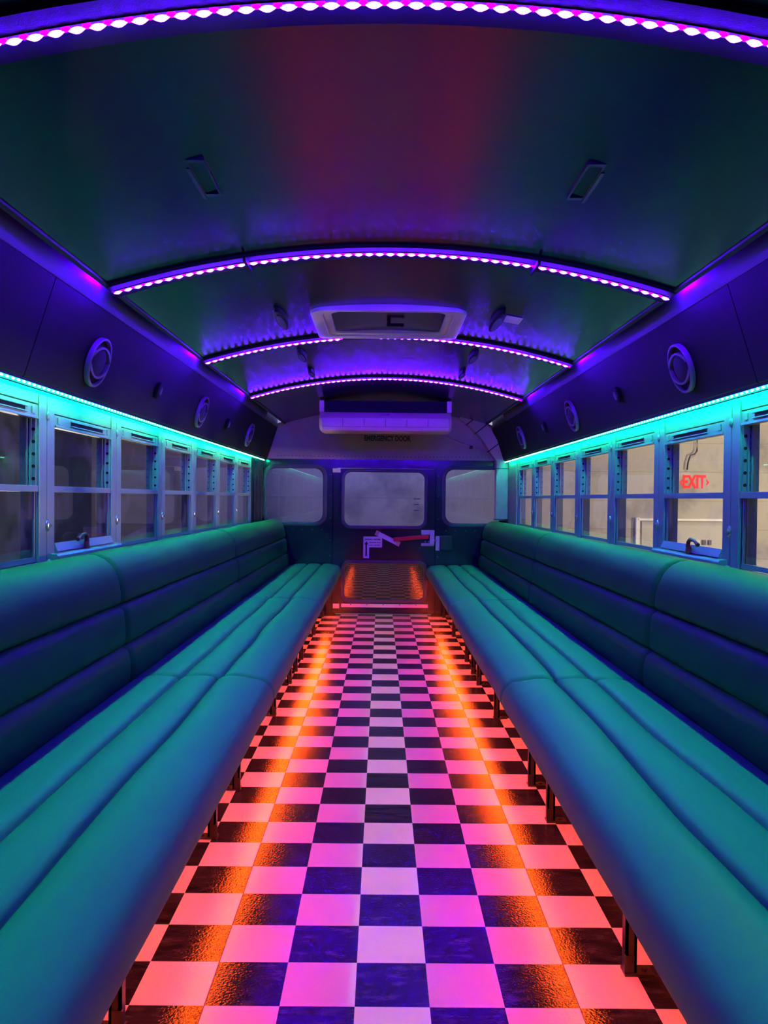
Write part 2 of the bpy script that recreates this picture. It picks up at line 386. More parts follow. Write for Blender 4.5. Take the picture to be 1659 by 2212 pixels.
for (c, dd) in ((p, 1), (q, -1)):
    e = c+d*dd*.2; extr(br, [tuple(c-nn*1.1), tuple(e-nn*1.1), tuple(e+nn*1.1), tuple(c+nn*1.1)][::dd], .03, .12, mapR)
obj('bar_end', br, M_ac, D)
# striker box on the wall beside the door
t = thing('lock_box', 'small dark square box with a pale edge plate beside the red door lever', 'lock box', (3.6, YR, 3.8))
obj('box_body', B(3.26, 3.96, YR-.35, YR, 3.80, 4.62), M_steel, t, bevel=.04)
obj('edge_plate', B(3.0, 3.24, YR-.14, YR, 3.76, 4.60), M_alum, t, bevel=.02, label='pale plate')
# instruction sticker
t = thing('instruction_sticker', 'white L-shaped sticker with black upward arrow on the rear door', 'sticker', (-.9, YR, 3.3))
bm = NB(); extr(bm, [(-1.19, 3.28), (-.85, 3.28), (-.85, 3.91), (-.10, 3.91), (-.10, 4.54), (-1.19, 4.54)], .03, .037, mapR); obj('sticker_sheet', bm, M_paper, t)
bm = NB(); extr(bm, [(-1.07, 3.36), (-1.02, 3.42), (-.97, 3.36), (-.97, 4.08), (-.90, 4.08), (-1.02, 4.28), (-1.13, 4.08), (-1.07, 4.08)], .037, .041, mapR); obj('arrow', bm, M_ink, t)
bm = NB()
for z, h, L in ((4.42, .09, ((-1.1, -.68), (-.62, -.2))), (4.22, .055, ((-.85, -.45), (-.4, -.33), (-.28, -.17))), (4.06, .045, ((-.86, -.62), (-.58, -.2)))):
    for (x0, x1) in L:
        x = x0
        while x < x1-.03: wd = random.uniform(.02, .05); extr(bm, [(x, z-h), (x+wd, z-h), (x+wd, z), (x, z)], .037, .041, mapR); x += wd+.014
obj('print', bm, M_ink, t)
# small decal lines on the door glass
t = thing('glass_decal', 'three rows of tiny dark print on the right of the door glass', 'decal', (1.88, YR, 6.1))
for z in (6.72, 6.40, 6.05):
    bm = NB(); x = 1.72
    while x < 2.02: wd = random.uniform(.03, .06); extr(bm, [(x, z), (x+wd, z), (x+wd, z+.045), (x, z+.045)], -.07, -.065, mapR); x += wd+.012
    obj('print_row', bm, M_ink, t)

def text_mesh(s, size, m, name, mw, parent=None, extrude=.002, origin=None, sx=1.0, bold=0.0):
    cu = bpy.data.curves.new(name, 'FONT'); cu.body = s; cu.size = size; cu.extrude = extrude; cu.offset = bold; cu.align_x = 'CENTER'; cu.align_y = 'CENTER'; cu.space_character = 1.02
    o = bpy.data.objects.new(name, cu); C.objects.link(o); dg = bpy.context.evaluated_depsgraph_get(); dg.update()
    me = bpy.data.meshes.new_from_object(o.evaluated_get(dg)); bpy.data.objects.remove(o)
    bm = bmesh.new(); bm.from_mesh(me)
    bmesh.ops.transform(bm, matrix=mw @ Matrix.Diagonal((sx, 1, 1, 1)), verts=bm.verts)
    for f in bm.faces: f.material_index = 0
    return obj(name, bm, m, parent, origin)
RX = Matrix.Rotation(math.pi/2, 4, 'X')
# EMERGENCY DOOR stencilled on the header
mw = Matrix.Translation(V(.14, YR-.075, 10.22)) @ Matrix.Rotation(math.radians(.35), 4, 'Y') @ RX
o = text_mesh('EMERGENCY DOOR', .064, M_ink2, 'stencil_lettering', mw, sx=.70, bold=.0028)
tag(o, 'dark stencilled EMERGENCY DOOR lettering on the pale header above the rear door', 'lettering')

# ================================================================ SIDE WINDOWS
P0 = 16.64; PT = 4.3434
def side_window(s, i):
    nwin[0] += 1
    ya = P0+PT*(i-1)+.012; yb = P0+PT*i-.012
    r = thing('window_%d' % nwin[0], None, None, (s*7.15, (ya+yb)/2, 5.3), kind='structure')
    X = lambda a: s*a
    esc = (i == 1)
    oy0, oy1 = ya+.37, yb-.37
    zb = 5.62 if esc else 5.40; zt = 8.26 if esc else 8.36
    bm = NB()                                     # fixed surround
    box(bm, X(7.15), X(7.5), ya, oy0, 5.30, 8.84); box(bm, X(7.15), X(7.5), oy1, yb, 5.30, 8.84)
    box(bm, X(7.17), X(7.5), oy0, oy1, 8.62 if not esc else 8.50, 8.84)
    box(bm, X(7.15), X(7.5), oy0, oy1, 5.30, zb-.02)
    box(bm, X(7.08), X(7.15), ya+.02, yb-.02, 5.28, 5.36)
    obj('window_frame', bm, M_frame, r, bevel=.012)
    bm = NB()                                     # upper sash head with its finger slot
    hz0, hz1 = (8.26, 8.48) if esc else (8.36, 8.60)
    box(bm, X(7.175), X(7.42), oy0, oy1, hz0, hz1)
    zm = (hz0+hz1)/2; box(bm, X(7.13), X(7.175), oy0+.9, oy1-.55, zm+.03, zm+.055); box(bm, X(7.13), X(7.175), oy0+.9, oy1-.55, zm-.075, zm-.05)
    for yy in (oy0+.25, oy1-.25): box(bm, X(7.15), X(7.175), yy-.06, yy+.06, zm-.07, zm+.07)
    box(bm, X(7.14), X(7.3), oy0+.05, oy1-.05, hz0-.05, hz0)
    obj('sash_head', bm, M_frame, r, bevel=.008)
    bm = NB(); box(bm, X(7.168), X(7.176), oy0+.95, oy1-.6, zm-.045, zm+.03)
    obj('finger_slot', bm, M_dark, r)
    bm = NB()                                     # side tracks
    for (y0, y1) in ((oy0, oy0+.07), (oy1-.07, oy1)):
        box(bm, X(7.20), X(7.5), y0, y1, zb, zt); 
    for (y0, y1) in ((oy0+.07, oy0+.12), (oy1-.12, oy1-.07)):
        box(bm, X(7.27), X(7.31), y0, y1, zb, zt); box(bm, X(7.40), X(7.5), y0, y1, 6.9, zt)
    obj('sash_track', bm, M_frame, r)
    bm = NB()
    for k in range(5):
        z = 7.10+k*.25; disc(bm, (X(7.235), oy1-.075, z), .035, .02, 'Y', 8); disc(bm, (X(7.355), oy1-.075, z), .03, .02, 'Y', 8)
    obj('track_hole', bm, M_dark, r)['kind'] = 'stuff'
    bm = NB()                                     # meeting rail and sash edges
    box(bm, X(7.16), X(7.27), oy0+.02, oy1-.02, 6.83, 6.96); box(bm, X(7.19), X(7.36), oy0+.02, oy1-.02, 6.86, 6.90)
    obj('meeting_rail', bm, M_frame, r, bevel=.01)
    bm = NB()
    box(bm, X(7.19), X(7.26), oy0+.05, oy1-.05, zb, zb+.10)
    box(bm, X(7.20), X(7.25), oy0+.03, oy0+.10, zb, 6.84); box(bm, X(7.20), X(7.25), oy1-.12, oy1-.03, zb, 6.84)
    box(bm, X(7.33), X(7.38), oy1-.17, oy1-.1, 6.9, zt)
    obj('sash_edge', bm, M_frame, r)
    obj('pane', B(X(7.222), X(7.232), oy0+.07, oy1-.07, zb+.06, 6.86), M_glass, r)
    obj('pane', B(X(7.35), X(7.36), oy0+.05, oy1-.1, 6.88, zt), M_glass, r)
    # latches on the post seam at the near edge
    bm = NB(); ell(bm, (X(7.14), ya-.012, 6.13), .05, .075, .13); disc(bm, (X(7.10), ya-.012, 6.13), .03, .08, 'X', 10)
    obj('latch_knob', bm, M_chrome, r, smooth=True)
    bm = NB(); ell(bm, (X(7.14), ya, 8.42), .04, .07, .1); obj('screw_cap', bm, M_frame, r, smooth=True)
    bm = NB(); ell(bm, (X(7.11), ya, 5.33), .06, .08, .1); obj('screw_cap', bm, M_frame, r, smooth=True)
    if esc:
        bm = NB(); prism(bm, [(X(7.16), 5.30), (X(6.98), 5.30), (X(6.96), 5.33), (X(6.96), 5.48), (X(6.99), 5.52), (X(7.16), 5.54)], ya+.1, yb-.05)
        obj('exit_sill', bm, M_frame, r, bevel=.01)
        bm = NB(); prism(bm, [(X(7.16), 5.52), (X(7.08), 5.56), (X(7.16), 5.74)], oy0+.02, oy1-.02); obj('sash_lip', bm, M_frame, r)
        yh = ya+2.0
        bm = NB(); box(bm, X(7.02), X(7.16), yh-.14, yh+.14, 5.54, 5.58)
        tube(bm, [(X(7.08), yh, 5.55), (X(7.06), yh, 5.70), (X(7.05), yh-.02, 5.80), (X(7.05), yh+.12*(-1 if s < 0 else -1), 5.87), (X(7.05), yh-.38, 5.86), (X(7.05), yh-.58, 5.77)], [.09, .06, .05, .045, .04, .05], 10)
        obj('release_handle', bm, M_handle, r, smooth=True, label='dark red curved release handle')
for s in (-1, 1):
    for i in range(0, 7): side_window(s, i)

# ================================================================ BENCHES
def sweep(prof, y0, y1, seams=(), cen=(4.2, 2.5), inset=.10, rad=.16, ny=70, wob=.02, seed=0, s=1):
    # closed cushion section swept along y; the ends are rounded in, seams wander a little
    bm = NB(); ys = []
    L = y1-y0
    for k in range(9): ys.append(rad*(1-math.cos(math.pi/2*k/8)))
    mid = [rad+(L-2*rad)*k/ny for k in range(1, ny)]
    ys = ys+mid+[L-v for v in ys[::-1]]
    n = len(prof); rings = []
    N_ = []
    for i in range(n):
        a, b = prof[i-1], prof[(i+1) % n]; t = Vector((b[0]-a[0], b[1]-a[1]))
        t = t.normalized() if t.length > 0 else Vector((1, 0)); N_.append(Vector((-t.y, t.x)))
    area2 = sum(prof[i][0]*prof[(i+1) % n][1]-prof[(i+1) % n][0]*prof[i][1] for i in range(n))
    sg = 1 if area2 > 0 else -1                 # N_ points inward for ccw
    for yy in ys:
        d = min(yy, L-yy); e = 0
        if d < rad: q = 1-d/rad; e = inset*(1-math.sqrt(max(0, 1-q*q)))
        ring_ = []
        for i, (x, z) in enumerate(prof):
            wv = noise.noise(Vector((x*1.1+seed*9, (y0+yy)*.35, z*1.1)))*wob
            w2 = noise.noise(Vector((x*3+seed*5, (y0+yy)*1.3, z*3)))*wob*.35
            dl = N_[i]*sg*(e+wv+w2)
            if any(abs(x-sx) < .13 for sx in seams): # seam line wander across the seat
                x = x+noise.noise(Vector((x, (y0+yy)*.22, seed+3.)))*.09
            ring_.append(bm.verts.new(V(s*(x+dl.x), y0+yy, z+dl.y)))
        rings.append(ring_)
    for a, b in zip(rings, rings[1:]):
        for k in range(n): bm.faces.new((a[k], a[(k+1) % n], b[(k+1) % n], b[k]))
    bm.faces.new(rings[0][::-1]); bm.faces.new(rings[-1])
    return bm
def seat_profile():
    P = [(5.75, 2.12), (5.75, 2.5), (5.6, 2.72), (5.4, 2.85), (5.15, 2.93), (4.9, 2.965)]
    def pad(xa, xb, za, zb, h, n=9):
        out = []
        for k in range(1, n):
            t = k/n; out.append((xa+(xb-xa)*t, za+(zb-za)*t+h*(math.sin(math.pi*t))**.45))
        return out
    P = [(5.75, 2.12), (5.75, 2.5), (5.6, 2.72), (5.4, 2.85), (5.15, 2.93), (4.9, 2.96), (4.65, 2.955), (4.52, 2.94), (4.455, 2.90), (4.42, 2.80), (4.385, 2.90), (4.31, 2.945),
         (4.15, 2.965), (3.95, 2.965), (3.78, 2.95), (3.69, 2.935), (3.635, 2.89), (3.60, 2.785), (3.565, 2.89), (3.49, 2.94), (3.35, 2.965), (3.15, 2.965), (2.95, 2.93)]
    for k in range(1, 15):                        # rolled front
        a = math.radians(75-k*13.5); P.append((2.90+.47*-math.cos(a)*1.0, 2.50+.43*math.sin(a)))
    P += [(2.95, 2.06), (3.2, 2.10), (4.5, 2.10)]
    return P
def back_profile():
    P = [(7.05, 2.6), (7.08, 3.5), (7.08, 4.6), (7.05, 5.05), (6.95, 5.28), (6.80, 5.41), (6.6, 5.49), (6.4, 5.52), (6.2, 5.50), (6.02, 5.42), (5.88, 5.30), (5.78, 5.14), (5.71, 4.95), (5.67, 4.75), (5.665, 4.6),
         (5.675, 4.52), (5.71, 4.47), (5.77, 4.44), (5.70, 4.405), (5.63, 4.36), (5.59, 4.28), (5.57, 4.1), (5.555, 3.9), (5.555, 3.75), (5.565, 3.66), (5.60, 3.60), (5.66, 3.57), (5.59, 3.535), (5.52, 3.49), (5.48, 3.41), (5.455, 3.25), (5.45, 3.05), (5.46, 2.85), (5.52, 2.72), (5.6, 2.6)]
    return P
SEG = [(3.86, 16.97), (17.03, 30.17), (30.23, 46.0)]
LEGS = {-1: [[5.2, 10.0, 15.72], [18.35, 24.6, 28.9], [30.9, 33.2, 39.2, 45.2]], 1: [[5.2, 11.3, 16.35], [18.75, 24.5, 28.9], [30.7, 33.0, 39.0, 45.2]]}
LEGS[1][0][2] = 16.65
pos = ['nearest the camera', 'middle of three', 'farthest, against the rear wall']
for s, side in ((-1, 'left'), (1, 'right')):
    for k, (y0, y1) in enumerate(SEG):
        r = thing('bench', 'long padded bench section along the %s wall, %s' % (side, pos[k]), 'bench', (s*4.5, (y0+y1)/2, 0), 'padded benches along the side walls')
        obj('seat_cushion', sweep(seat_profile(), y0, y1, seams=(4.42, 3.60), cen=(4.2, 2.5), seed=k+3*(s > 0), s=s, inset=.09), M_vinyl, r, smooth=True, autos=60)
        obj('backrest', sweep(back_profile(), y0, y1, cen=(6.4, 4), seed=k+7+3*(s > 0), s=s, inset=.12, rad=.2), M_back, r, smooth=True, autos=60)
        bm = NB(); box(bm, s*3.0, s*5.8, y0+.05, y1-.05, 1.93, 2.08); box(bm, s*3.36, s*3.52, y0+.05, y1-.05, 1.80, 1.95)
        obj('seat_frame', bm, M_steel, r)
        for y in LEGS[s][k]:
            bm = NB(); box(bm, s*3.38, s*3.42, y-.085, y+.085, .03, 1.85); box(bm, s*3.38, s*3.54, y-.085, y-.05, .03, 1.85); box(bm, s*3.50, s*3.54, y-.085, y+.085, .03, 1.85)
            lg = child_origin(obj('leg', bm, M_steel, r)); 
            bm = NB(); box(bm, s*3.36, s*3.78, y-.13, y+.10, 0, .035); box(bm, s*3.36, s*3.5, y-.1, y-.05, .035, .28); disc(bm, (s*3.66, y-.02, .05), .045, .04, 'Z', 6)
            obj('foot_plate', bm, M_steel, lg)

# ================================================================ LED STRIPS
def diode_mesh(mt, a, b, c):
    bm = NB(); ax = 0 if a > b else 1; L_ = (a, b)[ax]; R_ = c; st = [(-1, .12), (-.62, .62), (-.2, 1), (.2, 1), (.62, .62), (1, .12)]; rg = []
    for t_, q in st:
        ring_ = []
        for k in range(6):
            an = math.pi*k/3; p = [0, 0, R_*q*math.sin(an)]; p[ax] = L_*t_; p[1-ax] = R_*q*math.cos(an); ring_.append(bm.verts.new(V(*p)))
        rg.append(ring_)
    for u_, w_ in zip(rg, rg[1:]):
        for k in range(6): bm.faces.new((u_[k], u_[(k+1) % 6], w_[(k+1) % 6], w_[k]))
    bm.faces.new(rg[0]); bm.faces.new(rg[-1]); bmesh.ops.recalc_face_normals(bm, faces=bm.faces[:]); me = bpy.data.meshes.new('diode'); bm.to_mesh(me); bm.free(); me.materials.append(mt)
    for p in me.polygons: p.use_smooth = True
    return me
D_V = diode_mesh(M_dot_v, .088, .036, .036); D_A = diode_mesh(M_dot_a, .026, .075, .026)
def place_diode(me, parent, p, roty=0):
    o = bpy.data.objects.new('diode', me); C.objects.link(o); o.parent = parent
    o.location = V(*p)-ORG[parent.name]; o.rotation_euler = (0, roty, 0); return o
def arc_strip(y, xa, xb, label):
    r = thing('led_strip', label, 'light strip', ((xa+xb)/2, y, zc((xa+xb)/2)-.1), 'violet strips on the roof bows')
    n = max(6, int((xb-xa)/.3)); xs = [xa+(xb-xa)*k/n for k in range(n+1)]
    zt = lambda x: zc(x)-.072
    bm = NB(); prism(bm, [(x, zt(x)-.012) for x in xs]+[(x, zt(x)) for x in xs[::-1]], y-.06, y+.06)
    obj('tape', bm, M_dark, r)
    bm = NB(); prism(bm, [(x, zt(x)-.028) for x in xs]+[(x, zt(x)-.0125) for x in xs[::-1]], y-.010, y+.010)
    obj('glow_core', bm, M_led_v, r)
    for sg in (-1, 1):                           # added glowing block, hidden above the gutter to brighten the cove
        if abs((xb if sg > 0 else xa)) > 5.7:
            bm = NB(); box(bm, *sorted((sg*5.86, sg*5.875)), y-.10, y+.10, 11.13, 11.22); obj('added_cove_glow', bm, M_led_v, r)
    x = xa+.08
    while x < xb-.04:
        sl = math.atan(-2*.0262*x); place_diode(D_V, r, (x, y, zt(x)-.030), -sl)
        x += .2187*math.cos(sl)
arc_strip(STRIP_Y[0], -5.75, 5.75, 'glowing violet light strip on the nearest roof bow at the top of the photo')
arc_strip(STRIP_Y[1], -5.75, -3.04, 'short glowing violet strip, left piece of the second roof bow')
arc_strip(STRIP_Y[1], -2.94, 2.94, 'long glowing violet strip, centre piece of the second roof bow')
arc_strip(STRIP_Y[1], 3.06, 5.75, 'short glowing violet strip, right piece of the second roof bow')
arc_strip(STRIP_Y[2], -5.75, -1.45, 'glowing violet strip left of the gap, on the bow behind the roof hatch')
arc_strip(STRIP_Y[2], -.30, 5.75, 'glowing violet strip right of the gap, on the bow behind the roof hatch')
arc_strip(STRIP_Y[3], -5.75, 5.75, 'glowing violet strip on the farthest roof bow in front of the air unit')
for s, side in ((-1, 'left'), (1, 'right')):
    r = thing('led_strip', 'straight glowing aqua light strip above the %s side windows' % side, 'light strip', (s*6.85, 20, 8.85), 'aqua strips above the side windows')
    bm = NB(); prism(bm, [(s*6.825, 8.96), (s*6.825, 8.80), (s*6.84, 8.80), (s*6.84, 8.945), (s*6.99, 8.945), (s*6.99, 8.96)], 1.0, 45.15); obj('tape', bm, M_dark, r)
    bm = NB(); prism(bm, [(s*6.943, 8.944), (s*6.957, 8.944), (s*6.957, 8.930), (s*6.943, 8.938)], 1.0, 45.15); obj('glow_core', bm, M_led_a, r)
    bm = NB(); prism(bm, [(s*6.824, 8.90), (s*6.808, 8.885), (s*6.808, 8.84), (s*6.824, 8.82)], 1.0, 45.15); obj('sleeve', bm, M_sleeve, r)
    P2 = lambda a, b: (s*6.806, 8.862)
    rest = NB(); k = 0; y = 12.6
    while y < 45.1:
        c = P2(0, .03)
        if k < 100: place_diode(D_A, r, (c[0], y, c[1]))
        else: ell(rest, (c[0], y, c[1]), .034, .075, .034, 8, 5)
        k += 1; y += .2187
    obj('diode', rest, M_dot_a, r)['kind'] = 'stuff'
    r = thing('led_strip', 'amber light strip hidden under the front edge of the %s bench' % side, 'light strip', (s*3.3, 20, 1.8), 'amber strips under the benches')
    bm = NB(); prism(bm, [(s*3.30, 1.925), (s*3.20, 1.925), (s*3.20, 1.905), (s*3.30, 1.905)], 3.9, 45.6); obj('tape', bm, M_dark, r)
    bm = NB(); prism(bm, [(s*3.285, 1.903), (s*3.215, 1.903), (s*3.22, 1.885), (s*3.28, 1.885)], 3.9, 45.6); obj('glow_core', bm, M_led_o, r)

# ================================================================ SPEAKERS AND SMALL ROUND FITTINGS ON THE SIDE PANELS
def panel_map(s, yc, zc_):
    # local (u along y, v up the panel, d off the panel towards the aisle)
    up = Vector((-s*.6, 0, 1.85)).normalized(); nrm = Vector((-s*1.85, 0, -.6)).normalized()
    c = Vector((s*(6.8-.3243*(zc_-8.95)), yc, zc_))
    return lambda u, v, d: (c+Vector((0, 1, 0))*u+up*v+nrm*d)*T
def circ(r, n=32, a0=0, a1=360): return [(r*math.cos(math.radians(a0+(a1-a0)*k/n)), r*math.sin(math.radians(a0+(a1-a0)*k/n))) for k in range(n)]
names = ['nearest', 'second', 'farthest']
for s, side in ((-1, 'left'), (1, 'right')):
    for k, y in enumerate((17.75, 27.95, 38.05)):
        mp = panel_map(s, y, 9.74)
        cc = mp(0, 0, 0)/T
        r = thing('speaker', '%s round grey-rimmed speaker on the upper %s panel' % (names[k], side), 'speaker', tuple(cc), 'round speakers on the upper side panels')
        bm = NB(); ring(bm, circ(.56), circ(.505), 0, .12, mp); obj('rim', bm, M_ring, r, smooth=True, bevel=.02)
        bm = NB(); extr(bm, circ(.5), .0, .03, mp); obj('backing', bm, M_dark, r)
        bm = NB()                                # dished cone cover
        pr = [(.36, .05), (.30, .10), (.2, .13), (.08, .14)]; rings = [[bm.verts.new(mp(u, v, d)) for u, v in circ(rr)] for rr, d in pr]
        for a, b in zip(rings, rings[1:]):
            for q in range(32): bm.faces.new((a[q], a[(q+1) % 32], b[(q+1) % 32], b[q]))
        bm.faces.new(rings[-1]); obj('cone', bm, M_cone, r, smooth=True)
        for sg in (1, -1):                       # crescent bridges of the trim, top and bottom
            bm = NB(); n = 14; lo = []; li = []
            for q in range(n+1):
                u = -.49+.98*q/n; f_ = (u/.49)**2; vv = .10+.24*(1-f_); lo.append((u, sg*(vv+.02+.07*f_))); li.append((u, sg*(vv-.03)))
            lp = lo+li[::-1]; extr(bm, lp, .05, .13, mp); obj('trim_bridge', bm, M_ring, r, bevel=.01)
    for k, y in enumerate((22.5, 32.6)):
        mp = panel_map(s, y, 9.76)
        r = thing('panel_marker', 'small dark oval fitting %s on the upper %s panel' % (('after the nearest speaker', 'between the two far speakers')[k], side), 'fitting', tuple(mp(0, 0, 0)/T), 'dark oval fittings on the side panels')
        bm = NB(); extr(bm, [(u*.16, v*.24) for u, v in circ(1, 20)], 0, .10, mp); obj('housing', bm, M_dark, r, bevel=.03, smooth=True)
        bm = NB(); extr(bm, [(u*.07+.04, v*.12) for u, v in circ(1, 16)], .10, .14, mp); obj('lens', bm, M_ring, r)

# dark oval fittings along the roof
rowname = ['beside the roof hatch', 'beyond the roof hatch', 'near the farthest violet strip']
for s, side in ((-1, 'left'), (1, 'right')):
    for k, (y, ln, wd) in enumerate(((21.9, 1.15, .16), (27.5, 1.0, .14), (31.3, .8, .12))):
        z = zc(2.95)
        r = thing('ceiling_fitting', 'black oval ceiling fitting %s, %s of the aisle' % (rowname[k], side), 'fitting', (s*2.95, y, z), 'black oval fittings on the ceiling')
        bm = NB(); extr(bm, [(s*2.95+u*wd, y+v*ln) for u, v in circ(1, 24)], z+.05, z-.12, lambda u, v, d: V(u, v, d)); obj('housing', bm, M_dark, r, bevel=.03, smooth=True)
        bm = NB(); extr(bm, [(s*2.95+u*wd*.55, y+v*ln*.7) for u, v in circ(1, 24)], z-.12, z-.15, lambda u, v, d: V(u, v, d)); obj('lens', bm, M_rubber, r)
    z = zc(2.95)
    r = thing('ceiling_clip', 'thin rectangular clip plate on the dark ceiling near the camera, %s side' % side, 'clip', (s*2.95, 12.4, z), 'clip plates on the near ceiling')
    mpz = lambda u, v, d: V(u, v, d)
    bm = NB(); ring(bm, rrect(s*2.95-.14, s*2.95+.14, 11.7, 13.1, .04, 3), rrect(s*2.95-.11, s*2.95+.11, 11.8, 13.0, .03, 3), z+.03, z-.03, mpz); obj('plate', bm, M_ceil, r)
    bm = NB(); box(bm, s*3.08, s*3.14, 12.0, 13.2, z-.04, z+.02); obj('spring', bm, M_ceil, r)
    # joint brackets of the second bow
    bm = NB(); x = s*2.99; box(bm, x-.03, x+.03, 16.2, 17.05, zc(3)-.16, zc(3)-.05)
    o = obj('strip_bracket', bm, M_rib, bevel=.015); tag(o, 'thin bracket across the second roof bow, %s joint' % side, 'bracket', 'brackets on the second roof bow')
tag(obj('paper_tag', prism(NB(), [(3.12, zc(3.1)-.02), (3.55, zc(3.55)-.02), (3.55, zc(3.55)-.035), (3.12, zc(3.1)-.035)], 21.2, 21.9), M_hatch), 'small pale tag stuck beside the right black ceiling fitting near the hatch', 'tag')

# ================================================================ ROOF HATCH
r = thing('roof_hatch', 'white plastic roof hatch frame with a black centre handle', 'roof hatch', (0, 23.3, 11.5))
mz = lambda u, v, d: V(u, v, d - .0262*u*u*.8)
bm = NB(); ring(bm, rrect(-2.14, 2.10, 21.25, 25.0, .42, 8), rrect(-1.82, 1.78, 21.50, 24.72, .34, 8), 12.0, 11.81, mz); obj('hatch_frame', bm, M_hatch, r, bevel=.04, smooth=True)
bm = NB(); ring(bm, rrect(-1.86, 1.82, 21.45, 24.76, .36, 8), rrect(-1.60, 1.56, 21.75, 24.5, .3, 8), 12.35, 11.86, mz); obj('inner_lip', bm, M_hatch, r, bevel=.03, smooth=True)
bm = NB(); extr(bm, rrect(-1.8, 1.76, 21.55, 24.7, .3, 8), 12.03, 12.2, lambda u, v, d: V(u, v, d)); obj('lid', bm, M_hatch, r)
bm = NB(); disc(bm, (0, 23.2, 12.0), .16, .1, 'Z', 14); tube(bm, [(0, 23.2, 12.25), (0, 23.2, 11.78)], .06, 10); box(bm, -.06, .42, 23.15, 23.25, 11.76, 11.84); box(bm, -.045, .045, 21.8, 23.2, 11.98, 12.03)
ell(bm, (.40, 23.2, 11.8), .06, .06, .06)
obj('handle', bm, M_dark, r, label='black handle and pull bar')
bm = NB()
for x in (-1.5, 1.46): tube(bm, [(x, 22.0, 12.03), (x, 22.1, 12.0), (x*.97, 22.3, 11.95)], .035, 8)
obj('stay_arm', bm, M_dark, r)

# ================================================================ AIR UNIT ABOVE THE REAR DOOR
YA = 39.2
r = thing('air_conditioner', 'wide cream air conditioning unit hung from the roof ahead of the rear door', 'air conditioner', (0, 40.5, 10.0))
bm = NB()
pf = [(YA+.35, 11.02), (YA+.02, 10.72), (YA, 10.62), (YA, 10.28), (YA+.12, 10.10), (YA+.40, 10.0), (YA+2.2, 10.1), (YA+2.2, 11.02)]
a = []; b = []
for x, L in ((-3.12, a), (3.12, b)):
    for (y, z) in pf: L.append(bm.verts.new(V(x, y, z)))
ai = [bm.verts.new(V(-3.27, y+.12 if i < 6 else y, z+(.16 if i in (3, 4, 5, 6) else 0))) for i, (y, z) in enumerate(pf)]
bi = [bm.verts.new(V(3.27, y+.12 if i < 6 else y, z+(.16 if i in (3, 4, 5, 6) else 0))) for i, (y, z) in enumerate(pf)]
n = len(pf)
for A_, B_ in ((ai, a), (a, b), (b, bi)):
    for i in range(n): bm.faces.new((A_[i], A_[(i+1) % n], B_[(i+1) % n], B_[i]))
bm.faces.new(ai); bm.faces.new(bi[::-1])
obj('front_cover', bm, M_ac, r, bevel=.02, smooth=True)
bm = NB()
for s in (-1, 1): box(bm, *sorted((s*3.04, s*3.27)), YA+.15, YA+2.2, 11.02, 11.58)
obj('side_cheek', bm, M_ac, r, bevel=.02)
bm = NB()
for k in range(5): box(bm, -2.10+k*1.05-.012, -2.10+k*1.05+.012, YA-.006, YA+.01, 10.28, 10.66)
box(bm, -3.1, 3.1, YA-.004, YA+.01, 10.275, 10.29)
obj('cover_seam', bm, M_seal, r)
obj('intake_grille', B(-3.04, 3.04, YA+.45, YA+2.2, 11.02, 11.60), M_dark, r)
bm = NB()
for k in range(5): box(bm, -3.0, 3.0, YA+.40, YA+.45, 11.07+k*.11, 11.085+k*.11)
obj('louvre', bm, M_dark, r)['kind'] = 'stuff'
obj('badge', B(-.25, .20, YA+.10, YA+.25, 10.86, 10.93), M_seal, r)
# ducting down the right rear corner
r = thing('duct_cover', 'pale boxed duct running from the ceiling down the right rear corner', 'duct', (6.7, 45.8, 5.6))
cl = [(4.35, 11.62), (5.0, 11.28), (5.75, 10.55), (6.25, 9.75), (6.66, 9.05), (6.72, 8.9)]
bm = NB(); wds = [.30, .36, .38, .36, .30, .34]
L_, R_ = [], []
for i, (x, z) in enumerate(cl):
    a, b = cl[max(0, i-1)], cl[min(len(cl)-1, i+1)]; t = Vector((b[0]-a[0], b[1]-a[1])).normalized(); nn = Vector((-t.y, t.x))*wds[i]
    L_.append((x+nn.x, z+nn.y)); R_.append((x-nn.x, z-nn.y))
extr(bm, L_+R_[::-1], .06, .7, mapR); obj('elbow', bm, M_ac, r, bevel=.03)
obj('riser', B(6.38, 7.06, YR-.72, YR, 5.56, 9.05), M_ac, r, bevel=.03)
bm = NB()
for z in (8.52, 5.62): box(bm, 6.35, 7.08, YR-.75, YR, z-.02, z+.02)
obj('strap', bm, M_rubber, r)
bm = NB()
for (x, z), w_ in ((cl[1], .4), (cl[3], .42), ((5.5, 10.78), .42)):
    t = Vector((.62, -.78)); nn = Vector((.78, .62))*w_
    c0 = Vector((x, z)); extr(bm, [tuple(c0-nn-t*.03), tuple(c0+nn-t*.03), tuple(c0+nn+t*.03), tuple(c0-nn+t*.03)], .05, .73, mapR)
obj('clip_band', bm, M_rubber, r)
bm = NB(); tube(bm, [(3.0, YR-.1, 10.75), (3.7, YR-.1, 10.28), (4.2, YR-.1, 10.03), (4.93, YR-.1, 9.80), (5.6, YR-.1, 9.55), (5.85, YR-.1, 9.44), (5.98, YR-.1, 9.4)], .045, 8)
tag(obj('drain_cable', bm, M_ac, smooth=True), 'pale cable sagging from the air unit to the right corner duct', 'cable')
bm = NB(); box(bm, 4.9, 5.08, YR-.18, YR-.06, 9.66, 9.86); tag(obj('cable_clip', bm, M_rubber, bevel=.02), 'small black clip holding the pale cable on the header', 'clip')

